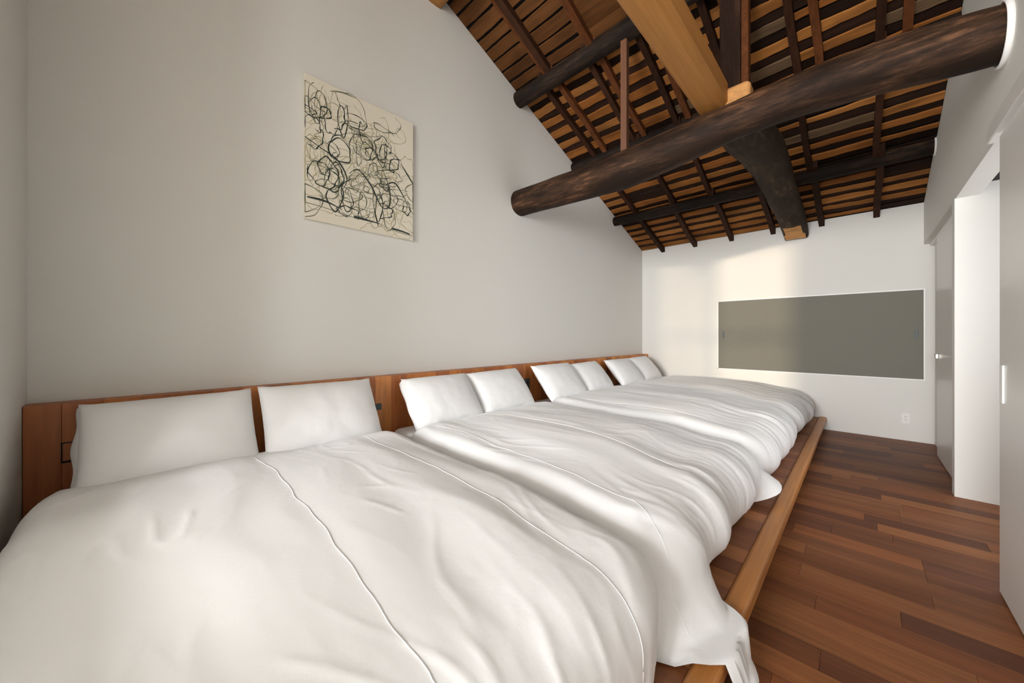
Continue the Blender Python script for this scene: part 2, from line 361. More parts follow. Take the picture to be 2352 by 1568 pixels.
# sheathing boards (pieces of the ceiling), wavy-edged, lying on the rafters
def roof_board(x0, x1, ya, yb, h0, mat, amp, seed, name='roof_board'):
    n = max(3, int((x1 - x0) / 0.05))
    xs = np.linspace(x0, x1, n + 1)
    a = ya + amp * (perlin(xs * 3.1, np.full(n + 1, seed * 1.7), 1) + .6 * perlin(xs * 11, np.full(n + 1, seed * 2.3), 2))
    c = yb + amp * (perlin(xs * 3.1, np.full(n + 1, seed * 3.1 + 9), 3) + .6 * perlin(xs * 11, np.full(n + 1, seed * 1.3), 4))
    c = np.maximum(c, a + 0.008)
    vs, fs = [], []
    for k in range(n + 1):
        for y in (a[k], c[k]):
            vs.append((xs[k], y, roof(y) + h0)); vs.append((xs[k], y, roof(y) + h0 + .012))
    for k in range(n):
        b0 = 4 * k; b1 = b0 + 4
        fs += [(b0, b0 + 2, b1 + 2, b1), (b0 + 1, b1 + 1, b1 + 3, b0 + 3), (b0, b1, b1 + 1, b0 + 1), (b0 + 2, b0 + 3, b1 + 3, b1 + 2)]
    fs += [(0, 1, 3, 2), (4 * n, 4 * n + 2, 4 * n + 3, 4 * n + 1)]
    return link(name, mesh(name, vs, fs), mat, cl)
rb = random.Random(21)
seed = 0
breaks2 = [.345, .86, 1.34, 1.83, 2.32, 2.82]
def split(x0, x1, pts, p):
    cuts = [x0] + [q for q in pts if rb.random() < p] + [x1]
    return [(cuts[i], cuts[i + 1]) for i in range(len(cuts) - 1) if cuts[i + 1] - cuts[i] > .05]
# upper bay: broad brown boards with narrow dark gaps
y = 1.02
while y < 2.88:
    wd = rb.uniform(.078, .096); gap = rb.uniform(.022, .034)
    for (xa, xb) in ((0.0, .45), (.45, .94), (.94, 1.9), (1.9, XH)):
        seed += 1
        g2 = gap if xa < .9 else .006
        if xa >= 1.9:
            roof_board(xa, xb, y, y + wd * .55, 0.0, M['board_light'], .016, seed)
        else:
            roof_board(xa, xb, y, y + wd + gap - g2, 0.0, M['board_brown'], .010 if xa < .9 else .003, seed)
    y += wd + gap
# lower bays: pale strips alternating with dark boards set a little higher
while y < YF - .02:
    wl_ = rb.uniform(.070, .088); wd_ = rb.uniform(.074, .090)
    if y > 5.0: wl_ *= .92; wd_ *= .92
    yb_ = min(y + wl_, YF - .002)
    for (xa, xb) in split(0.0, XH, breaks2, .45):
        seed += 1
        mt = M['board_light']
        f = 1.0
        if xa > 1.7:
            f = rb.uniform(.45, 1.0)
        if rb.random() < .07: mt = M['board_grey']
        elif rb.random() < (.10 if xa < 1.5 else .22): mt = M['board_dark']
        roof_board(xa + .002, xb - .002, y + (1 - f) * wl_ * .5, yb_ - (1 - f) * wl_ * .5, 0.0, mt, .012 if xb - xa < 1.2 else .015, seed)
    y2 = y + wl_
    for (xa, xb) in split(0.0, XH, breaks2, .25):
        seed += 1
        roof_board(xa + .002, xb - .002, y2 - .016, min(y2 + wd_ + .002, YF - .001), 0.0135, M['board_dark'], .006, seed)
    y = y2 + wd_
# rafters (pieces of the ceiling)
def rafter(x, y0, y1, mat, wd=.055, dp=.062, dx=0.0):
    n = 6
    vs, fs = [], []
    for k in range(n + 1):
        t = k / n; yy = y0 + (y1 - y0) * t; xx = x + dx * t + .006 * math.sin(x * 9 + t * 5)
        zz = roof(yy) - 0.0005
        for sx in (-.5, .5):
            vs += [(xx + sx * wd, yy, zz), (xx + sx * wd, yy, zz - dp / CS)]
    for k in range(n):
        b0 = 4 * k; b1 = b0 + 4
        fs += [(b0, b1, b1 + 1, b0 + 1), (b0 + 2, b0 + 3, b1 + 3, b1 + 2), (b0, b0 + 2, b1 + 2, b1), (b0 + 1, b1 + 1, b1 + 3, b0 + 3)]
    fs += [(0, 1, 3, 2), (4 * n, 4 * n + 2, 4 * n + 3, 4 * n + 1)]
    me = mesh('rafter', vs, fs)
    bm = bmesh.new(); bm.from_mesh(me); bmesh.ops.recalc_face_normals(bm, faces=bm.faces); bm.to_mesh(me); bm.free()
    return link('rafter', me, mat, cl)
for x, mt in ((.465, 'rafter_dark'), (.945, 'rafter_red'), (1.43, 'rafter_dark'), (1.93, 'rafter_dark'), (2.44, 'rafter_red'), (2.93, 'rafter_dark')):
    rafter(x, 1.0, 2.93, M[mt], .062)
    if mt == 'rafter_dark': rafter(x - .052, 1.0, 2.93, M['rafter_red'], .028, .052)
for x in (.345, .86, 1.33, 1.825, 2.32, 2.81): rafter(x, 2.80, 3.97, M['rafter_dark'], .05)
for x in (.49, .975, 1.45, 1.95, 2.455, 2.945): rafter(x, 2.80, 3.86, M['rafter_red'], .052, .058)
for x in (.345, .895, 1.34, 1.83, 2.31, 2.815): rafter(x, 3.86, 5.07, M['rafter_dark'], .048)
for x in (.352, .855, 1.358, 1.845, 2.345, 2.84): rafter(x, 4.95, YF, M['rafter_dark'], .055, .068)

# round timbers
def timber(name, path, radii, mat, nseg=28, seed=0, rough=.03, squash=(1, 1), power=2.0, capmat=None):
    """tube along path with slightly irregular cross-section"""
    P = np.array(path, float); n = len(P)
    # resample by Catmull-Rom
    out, rad = [], []
    sub = 10
    for i in range(n - 1):
        p0 = P[max(i - 1, 0)]; p1 = P[i]; p2 = P[i + 1]; p3 = P[min(i + 2, n - 1)]
        for k in range(sub):
            t = k / sub
            out.append(.5 * ((2 * p1) + (-p0 + p2) * t + (2 * p0 - 5 * p1 + 4 * p2 - p3) * t * t + (-p0 + 3 * p1 - 3 * p2 + p3) * t ** 3))
            tt = t * t * (3 - 2 * t); rad.append(radii[i] * (1 - tt) + radii[i + 1] * tt)
    out.append(P[-1]); rad.append(radii[-1])
    out = np.array(out); m_ = len(out)
    vs, fs = [], []
    s = 0.0
    for i in range(m_):
        tg = out[min(i + 1, m_ - 1)] - out[max(i - 1, 0)]; tg /= np.linalg.norm(tg)
        if i: s += np.linalg.norm(out[i] - out[i - 1])
        up = np.array([0, 0, 1.0]) if abs(tg[2]) < .9 else np.array([0, 1.0, 0])
        a = np.cross(up, tg); a /= np.linalg.norm(a); b_ = np.cross(tg, a)
        for k in range(nseg):
            th = 2 * math.pi * k / nseg
            c, sn = math.cos(th), math.sin(th)
            d = (abs(c) ** power + abs(sn) ** power) ** (-1 / power)
            rr = rad[i] * d * (1 + rough * float(perlin(s * 2.2, c * 1.3 + 5, seed) + perlin(s * 2.2, sn * 1.3 + 15, seed + 1)) + .35 * rough * float(perlin(s * 7, c * 3 + 5, seed + 2) + perlin(s * 7, sn * 3 + 11, seed + 2)))
            vs.append(out[i] + a * (rr * c * squash[0]) + b_ * (rr * sn * squash[1]))
    for i in range(m_ - 1):
        for k in range(nseg):
            k2 = (k + 1) % nseg
            fs.append((i * nseg + k, i * nseg + k2, (i + 1) * nseg + k2, (i + 1) * nseg + k))
    fs.append(tuple(range(nseg - 1, -1, -1))); fs.append(tuple((m_ - 1) * nseg + k for k in range(nseg)))
    me = mesh(name, vs, fs)
    for p in me.polygons: p.use_smooth = len(p.vertices) == 4
    o = link(name, me, mat)
    if capmat is not None:
        me.materials.append(capmat); me.polygons[len(me.polygons) - 1].material_index = 1
    return o
prof = [(-.05, 2.80, 2.50), (.0, 2.80, 2.497), (.25, 2.797, 2.49), (.55, 2.792, 2.474), (.9, 2.782, 2.458), (1.25, 2.79, 2.447), (1.55, 2.795, 2.478), (1.85, 2.806, 2.515), (2.1, 2.818, 2.55), (2.4, 2.829, 2.558), (2.77, 2.829, 2.533), (3.05, 2.79, 2.503), (3.2, 2.77, 2.49), (3.26, 2.77, 2.49)]
o = timber('log_beam', [(x, 2.875 + .012 * math.sin(x * 2), (u + l) / 2) for x, u, l in prof], [(u - l) / 2 * .905 for x, u, l in prof], M['log'], 36, 3, .035)
tag(o, 'massive dark brown crooked log beam spanning from wall to wall', 'beam')
o = timber('roof_purlin', [(-.04, 2.86, 3.785), (.8, 2.87, 3.80), (1.6, 2.87, 3.80), (2.4, 2.88, 3.79), (3.24, 2.90, 3.80)], [.083, .085, .087, .085, .08], M['purlin'], 20, 7, .03)
tag(o, 'dark round roof purlin directly above the massive log beam, held up by struts', 'purlin')
o = timber('roof_purlin', [(-.04, 3.92, 3.385), (.8, 3.93, 3.39), (1.6, 3.95, 3.39), (2.4, 3.97, 3.385), (3.24, 3.99, 3.385)], [.068, .07, .072, .07, .07], M['purlin'], 20, 9, .03)
tag(o, 'dark round roof purlin mostly hidden behind the massive log beam', 'purlin')
o = timber('roof_purlin', [(-.04, 5.015, 2.935), (.8, 5.03, 2.93), (1.6, 5.06, 2.93), (2.4, 5.09, 2.94), (3.24, 5.13, 2.955)], [.066, .068, .066, .074, .076], M['purlin'], 20, 12, .035)
tag(o, 'dark round roof purlin nearest the wall with grey sliding panels', 'purlin')
o = timber('roof_purlin', [(-.04, 1.76, 4.20), (1.6, 1.76, 4.20), (3.24, 1.76, 4.20)], [.085, .085, .085], M['pine'], 16, 14, .01, power=8)
tag(o, 'pale squared roof purlin high above the line drawing', 'purlin')
# bent log descending to the far wall
o = timber('bent_log', [(2.05, 2.90, 2.70), (2.07, 3.3, 2.755), (2.09, 3.7, 2.785), (2.095, 4.15, 2.775), (2.095, 4.65, 2.725), (2.10, 5.15, 2.675), (2.10, 5.55, 2.605), (2.10, 5.935, 2.505)], [.115, .150, .152, .142, .135, .132, .130, .125], M['log_y'], 28, 17, .05, power=2.5)
tag(o, 'dark bent log running from the massive log beam down to the white wall', 'beam')
# its pale sawn seat: the underside is cut flat at the wall
me = o.data; me.materials.append(M['cut']); cutv = set()
for v in me.vertices:
    pz = 2.478 - .15 * (v.co.y - 5.70)
    if v.co.y > 5.45 and v.co.z < pz:
        v.co.z = pz; cutv.add(v.index)
for p in me.polygons:
    if all(k in cutv for k in p.vertices): p.material_index = 1; p.use_smooth = False
# new squared beam running over the log toward the near wall
def squared_beam(name, x0, x1, y0, y1, z0, z1, mat, cham=.02):
    n = 14; vs = []; fs = []
    for i in range(n + 1):
        t = i / n; yy = y0 + (y1 - y0) * t
        wob = .006 * math.sin(t * 9)
        a, c = x0 + wob, x1 + wob * .5
        ring = [(a + cham, z0), (c - cham * 1.6, z0), (c, z0 + cham * 2.2), (c, z1 - cham), (c - cham, z1), (a + cham, z1), (a, z1 - cham), (a, z0 + cham)]
        vs += [(x, yy, z + .004 * math.sin(t * 7 + x * 30)) for x, z in ring]
    r_ = 8
    for i in range(n):
        for k in range(r_):
            k2 = (k + 1) % r_
            fs.append((i * r_ + k, i * r_ + k2, (i + 1) * r_ + k2, (i + 1) * r_ + k))
    fs.append(tuple(range(r_ - 1, -1, -1))); fs.append(tuple(n * r_ + k for k in range(r_)))
    me = mesh(name, vs, fs)
    bm = bmesh.new(); bm.from_mesh(me); bmesh.ops.recalc_face_normals(bm, faces=bm.faces); bm.to_mesh(me); bm.free()
    return link(name, me, mat)
o = squared_beam('squared_beam', 1.85, 2.03, YB + .01, 2.86, 2.79, 2.99, M['pine'], .022)
tag(o, 'pale honey coloured squared beam resting on the massive log beam', 'beam')
# strut standing on a pale block, and the thin strut
st = empty('roof_post', (2.045, 2.91, 2.80)); tag(st, 'dark thick post on a pale block between log beam and purlin', 'post')
parent_keep(link('shaft', box_mesh('shaft', 1.975, 2.105, 2.87, 2.97, 2.93, 3.74, .008), M['post_dark']), st)
bl = parent_keep(link('block', box_mesh('block', 1.985, 2.165, 2.855, 2.985, 2.775, 2.935, .03, 3), M['cut']), st); bl['label'] = 'pale freshly cut wooden block'
parent_keep(link('side_piece', box_mesh('side_piece', 2.105, 2.15, 2.885, 2.96, 2.935, 3.72, .008), M['rafter_red']), st)
o = link('roof_post', box_mesh('roof_post', 1.221, 1.277, 2.845, 2.895, 2.765, 3.74, .004), M['post_red'])
tag(o, 'thin reddish strut standing on the massive log beam', 'post')
# plaster collars where timbers enter the white wall
def collar(cy, cz, ry, rz, x0, x1, th, name='plaster_collar'):
    k = 36; vs = []; fs = []
    for i in range(k):
        t = 2 * math.pi * i / k; c, s = math.cos(t), math.sin(t)
        for x, d in ((x0, 0), (x0, th), (x1, th), (x1, 0)):
            vs.append((x, cy + (ry + d) * c, cz + (rz + d) * s))
    for i in range(k):
        j = (i + 1) % k
        for a in range(4):
            b2 = (a + 1) % 4
            fs.append((4 * i + a, 4 * i + b2, 4 * j + b2, 4 * j + a))
    me = mesh(name, vs, fs)
    bm = bmesh.new(); bm.from_mesh(me); bmesh.ops.recalc_face_normals(bm, faces=bm.faces); bm.to_mesh(me); bm.free()
    return link(name, me, M['trim_white'], wr, smooth=True)
collar(2.875, 2.63, .134, .134, XH - .022, XH + .001, .012)
collar(5.13, 2.955, .080, .080, XH - .012, XH + .001, .008)

# ------------------------------------------------------------------ doors and tracks on the right
d1 = empty('door_1', (3.26, 4.8, 0)); tag(d1, kind='structure')
parent_keep(link('door_leaf', box_mesh('door_leaf', 3.238, 3.276, 4.252, 5.42, .008, 2.165, .003), M['white_gloss']), d1)
parent_keep(link('door_handle', box_mesh('door_handle', 3.214, 3.238, 5.30, 5.335, .96, 1.01, .006), M['chrome']), d1)
parent_keep(link('door_track', box_mesh('door_track', 3.245, 3.279, 4.255, YF, 2.166, 2.19, .002), M['white_paint']), d1)
d2 = empty('door_2', (3.175, 1.3, 0)); tag(d2, kind='structure')
parent_keep(link('door_leaf', box_mesh('door_leaf', 3.157, 3.192, -.30, 2.737, .008, 2.10, .003), M['white_gloss']), d2)
parent_keep(link('door_pull', box_mesh('door_pull', 3.150, 3.157, 2.655, 2.70, .88, 1.05, .002), M['trim_white']), d2)
parent_keep(link('door_track', box_mesh('door_track', 3.140, 3.199, -.38, 2.86, 2.112, 2.195, .004), M['white_gloss']), d2)

# ------------------------------------------------------------------ far wall: sliding screen panels, socket
PX0, PX1, PZ0, PZ1, PXM = 1.182, 3.198, .7017, 1.690, 2.18
sp = empty('sliding_screen', ((PX0 + PX1) / 2, YF, PZ0)); tag(sp, 'pair of grey woven sliding screen panels set in the white wall', 'screen')
def part(name, me, mat, root):
    return parent_keep(link(name, me, mat), root)
pn = part('screen_panel', box_mesh('screen_panel', PX0, PXM + .02, YF - .007, YF - .003, PZ0, PZ1), M['screen'], sp)
link('finger_pull', box_mesh('finger_pull', 1.236, 1.258, YF - .0085, YF - .004, 1.15, 1.25, .002), M['slate'], pn)
pn2 = part('screen_panel', box_mesh('screen_panel', PXM, PX1, YF - .016, YF - .004, PZ0, PZ1), M['screen'], sp)
fp2 = link('finger_pull', box_mesh('finger_pull', 3.135, 3.158, YF - .0185, YF - .014, 1.15, 1.25, .002), M['slate'], pn2)
for nm, bx in (('top_trim', (PX0 - .012, PX1, PZ1, PZ1 + .014)), ('bottom_trim', (PX0 - .012, PX1, PZ0 - .014, PZ0))):
    part(nm, box_mesh(nm, bx[0], bx[1], YF - .022, YF - .002, bx[2], bx[3], .002), M['trim_white'], sp)
part('side_trim', box_mesh('side_trim', PX0 - .012, PX0, YF - .022, YF - .002, PZ0 - .014, PZ1 + .014, .002), M['trim_white'], sp)
part('side_trim', box_mesh('side_trim', PX1 - .001, PX1 + .013, YF - .022, YF - .002, PZ0 - .014, PZ1 + .014, .002), M['trim_white'], sp)
so = empty('wall_socket', (3.066, YF, .25)); tag(so, 'white wall socket plate low on the wall under the grey screens', 'socket')
part('plate', box_mesh('plate', 3.030, 3.102, YF - .006, YF, .190, .312, .003), M['white_paint'], so)
core = part('outlet', box_mesh('outlet', 3.052, 3.080, YF - .008, YF - .005, .218, .288, .001), M['white_paint'], so)
for zz in (.236, .270):
    for xx in (3.059, 3.070):
        part('slot', box_mesh('slot', xx, xx + .003, YF - .0086, YF - .0075, zz - .005, zz + .005), M['slate'], so)

# ------------------------------------------------------------------ artwork
AY0, AY1, AZ0, AZ1 = .731, 1.546, 1.974, 2.955
ar = empty('artwork', (0.015, (AY0 + AY1) / 2, AZ0)); tag(ar, 'unframed cream canvas covered in looping dark green brush lines', 'artwork')
part('canvas', box_mesh('canvas', 0.002, .030, AY0, AY1, AZ0, AZ1, .003), M['canvas'], ar)
ra = random.Random(77)
def ribbon(strokes, x, name, mat):
    vs, fs = [], []
    for li, (pts, wd) in enumerate(strokes):
        P = np.array(pts, float); n = len(P)
        # Catmull-Rom
        C_ = []
        for i in range(n - 1):
            p0 = P[max(i - 1, 0)]; p1 = P[i]; p2 = P[i + 1]; p3 = P[min(i + 2, n - 1)]
            for k in range(10):
                t = k / 10
                C_.append(.5 * ((2 * p1) + (-p0 + p2) * t + (2 * p0 - 5 * p1 + 4 * p2 - p3) * t * t + (-p0 + 3 * p1 - 3 * p2 + p3) * t ** 3))
        C_.append(P[-1]); C_ = np.array(C_)
        C_[:, 0] = np.clip(C_[:, 0], AY0 + .004, AY1 - .004); C_[:, 1] = np.clip(C_[:, 1], AZ0 + .004, AZ1 - .004)
        m_ = len(C_); b0 = len(vs)
        for i in range(m_):
            tg = C_[min(i + 1, m_ - 1)] - C_[max(i - 1, 0)]; L = np.hypot(*tg) or 1
            nn = np.array([-tg[1], tg[0]]) / L
            ww = 1.25 * wd * (.55 + .45 * math.sin(math.pi * min(1, (i + 1) / m_ * 1.05)) + .25 * math.sin(i * .23 + li))
            xx = x + li * 2e-6
            for sg in (-1, 1):
                q = C_[i] + nn * ww * .5 * sg; vs.append((xx, q[0], q[1]))
        for i in range(m_ - 1):
            fs.append((b0 + 2 * i, b0 + 2 * i + 1, b0 + 2 * i + 3, b0 + 2 * i + 2))
    return part(name, mesh(name, vs, fs), mat, ar)
AW, AH = AY1 - AY0, AZ1 - AZ0
def uv(u, v): return (AY0 + AW * u, AZ0 + AH * v)
def loop(cu, cv, ru, rv, turns=1.15, ph=0.0, drift=(0, 0), n=14):
    return [uv(cu + ru * math.cos(ph + 2 * math.pi * turns * k / n) * (1 + .12 * math.sin(k * 2.1)) + drift[0] * k / n,
               cv + rv * math.sin(ph + 2 * math.pi * turns * k / n) * (1 + .12 * math.cos(k * 1.7)) + drift[1] * k / n) for k in range(n + 1)]
def inside(u, v):      # where the lines crowd: a broad diagonal mass, free margin at top right and at the foot
    return .10 < v < .92 and v < .98 - .42 * max(0, u - .30) + .08 * math.sin(u * 9)
faint, mid, dark = [], [], []
def rpos():
    while True:
        u, v = ra.random(), ra.random()
        if inside(u, v): return u, v
for i in range(70):
    u, v = rpos(); faint.append((loop(u, v, ra.uniform(.04, .16), ra.uniform(.03, .12), ra.uniform(.5, 1.6), ra.uniform(0, 6), (ra.uniform(-.15, .15), ra.uniform(-.12, .12))), ra.uniform(.003, .007)))
for i in range(34):
    u, v = rpos(); mid.append((loop(u, v, ra.uniform(.03, .13), ra.uniform(.03, .11), ra.uniform(.6, 1.5), ra.uniform(0, 6), (ra.uniform(-.12, .12), ra.uniform(-.16, .16))), ra.uniform(.003, .006)))
for i in range(34):
    u, v = rpos(); v = min(v, .80) * .95
    dark.append((loop(u, v, ra.uniform(.025, .10), ra.uniform(.03, .12), ra.uniform(.6, 1.4), ra.uniform(0, 6), (ra.uniform(-.10, .10), ra.uniform(-.12, .12))), ra.uniform(.004, .0075)))
# long sweeping strokes and ground lines
dark += [([uv(.0, .56), uv(.12, .52), uv(.26, .47), uv(.34, .36), uv(.30, .26)], .008),
         ([uv(.36, .40), uv(.44, .45), uv(.56, .36), uv(.66, .22), uv(.74, .24), uv(.74, .38), uv(.66, .54)], .008),
         ([uv(.86, .62), uv(.93, .55), uv(1.0, .48)], .009), ([uv(.70, .40), uv(.80, .44), uv(.90, .34), uv(1.0, .22)], .008),
         ([uv(.02, .15), uv(.16, .15), uv(.30, .12)], .010), ([uv(.40, .09), uv(.52, .085), uv(.64, .08)], .013), ([uv(.77, .065), uv(.87, .06), uv(.96, .05)], .014)]
mid += [([uv(.0, .11), uv(.2, .10), uv(.45, .075)], .005), ([uv(.60, .09), uv(.8, .05), uv(1.0, .04)], .004), ([uv(.44, .56), uv(.5, .68), uv(.62, .60), uv(.72, .52)], .005), ([uv(.2, .95), uv(.3, .98), uv(.42, .985)], .006)]
ribbon(faint, .0304, 'faint_brush_lines', M['ink_faint']); ribbon(mid, .0308, 'olive_brush_lines', M['ink_mid']); ribbon(dark, .0312, 'dark_brush_lines', M['ink'])

# ------------------------------------------------------------------ headboard
HX, HZ = .106, .873
hb = empty('headboard', (HX / 2, (YN + YF) / 2, 0)); tag(hb, 'long low headboard of upright reddish brown boards along the wall', 'headboard')
edges = [-.384, -.278, -.152, -.018, .117, .253, .391, .498, .643, .791, .916, 1.05, 1.186, 1.317, 1.447, 1.594, 1.721, 1.861, 1.991, 2.118, 2.264, 2.395, 2.546, 2.661, 2.829]
rh = random.Random(8)
while edges[-1] < YF - .22: edges.append(edges[-1] + rh.uniform(.11, .165))
edges.append(YF - .002)
NI = (-.277, -.153 + .12)   # lidded hatch cut into the second and third boards
for i in range(len(edges) - 1):
    a, c = edges[i] + .0005, edges[i + 1] - .0005
    part('headboard_board', box_mesh('headboard_board', .003, HX - rh.uniform(0, .0008), a, c, .0, HZ, .0012, 1), M['headboard'], hb)
# hatch: dark joint around a flush lid
hz0, hz1 = .607, .694
for nm, bx in (('hatch_joint', (-.279, -.12, hz0 - .006, hz0 + .004)), ('hatch_joint', (-.279, -.12, hz1 - .004, hz1 + .001)), ('hatch_joint', (-.2795, -.275, hz0, hz1))):
    part(nm, box_mesh(nm, HX - .004, HX + .0006, bx[0], bx[1], bx[2], bx[3]), M['black'], hb)
def strip(y0, y1, z0, z1, label, ports):
    e = empty('socket_strip', (HX, (y0 + y1) / 2, z0)); tag(e, label, 'socket', 'charging sockets on the headboard')
    part('plate', box_mesh('plate', HX, HX + .006, y0, y1, z0, z1, .0015), M['slate'], e)
    for (yy, zz, wy, wz) in ports:
        part('port', box_mesh('port', HX + .0055, HX + .0068, yy - wy, yy + wy, zz - wz, zz + wz), M['black'], e)
strip(.985, 1.233, .625, .672, 'slim dark grey socket strip beside the pillow under the canvas', [(1.135, .647, .010, .004), (1.18, .648, .006, .003), (1.08, .647, .010, .004)])
strip(2.70, 2.921, .585, .718, 'large dark grey switch plate with three rows of sockets on the headboard', [(yy, zz, .007, .012) for yy in (2.76, 2.82, 2.88) for zz in (.625, .675)])
strip(4.40, 4.579, .628, .674, 'slim dark grey socket strip in the shade between the two farthest beds', [(4.54, .65, .010, .004), (4.48, .65, .010, .004)])

# ------------------------------------------------------------------ platform
pf = empty('bed_platform', (1.2, (YN + YF) / 2, 0)); tag(pf, 'low wooden platform under all four mattresses with a raised edge rail', 'platform')
part('plinth', box_mesh('plinth', HX + .004, 2.12, YN + .01, YF - .01, 0.0005, .095), M['deck_dark'], pf)
part('base', box_mesh('base', HX + .004, 2.30, YN + .004, YF - .004, .095, .128), M['deck_dark'], pf)
yy = YN + .005
while yy < YF - .01:
    y1 = min(yy + .12, YF - .005)
    part('deck_plank', box_mesh('deck_plank', 1.70, 2.318, yy + .0005, y1 - .0005, .128, .1455, .001, 1), M['deck'], pf)
    yy = y1
part('edge_rail', box_mesh('edge_rail', 2.319, 2.3985, YN + .002, YF - .002, .094, .160, .018, 4), M['rail'], pf)

# ------------------------------------------------------------------ mattresses, duvets, pillows
BEDS = [(-.285, 1.105), (1.305, 2.690), (2.895, 4.285), (4.485, 5.870)]
ML = ['white sheeted mattress of the bed below the line drawing', 'white sheeted mattress under the duvet with the trailing corner',
      'white sheeted mattress between the switch plate and the shaded socket strip', 'white sheeted mattress of the bed against the wall with grey screens']
for (a, c), lb in zip(BEDS, ML):
    o = box('mattress', .118, 2.07, a, c, .146, .468, M['linen'], None, .05, 5)
    for p in o.data.polygons: p.use_smooth = True
    tag(o, lb, 'mattress', 'mattresses on the platform')

def vnormals(V, F):
    N = np.zeros_like(V)
    a = V[F[:, 0]]; b_ = V[F[:, 1]]; c = V[F[:, 2]]; d = V[F[:, 3]]
    fn = np.cross(c - a, d - b_)
    for k in range(4): np.add.at(N, F[:, k], fn)
    L = np.linalg.norm(N, axis=1, keepdims=True); L[L == 0] = 1
    return N / L
def tube(path, r, name, k=6):
    P = np.array(path); n = len(P); vs = []; fs = []
    for i in range(n):
        tg = P[min(i + 1, n - 1)] - P[max(i - 1, 0)]; tg /= (np.linalg.norm(tg) or 1)
        a = np.cross([0, 0, 1.0], tg); L = np.linalg.norm(a); a = a / L if L > 1e-4 else np.array([1.0, 0, 0]); b_ = np.cross(tg, a)
        for j in range(k):
            t = 2 * math.pi * j / k; vs.append(P[i] + r * (a * math.cos(t) + b_ * math.sin(t)))
    for i in range(n - 1):
        for j in range(k):
            fs.append((i * k + j, i * k + (j + 1) % k, (i + 1) * k + (j + 1) % k, (i + 1) * k + j))
    fs += [tuple(range(k - 1, -1, -1)), tuple((n - 1) * k + j for j in range(k))]
    return mesh(name, vs, fs)

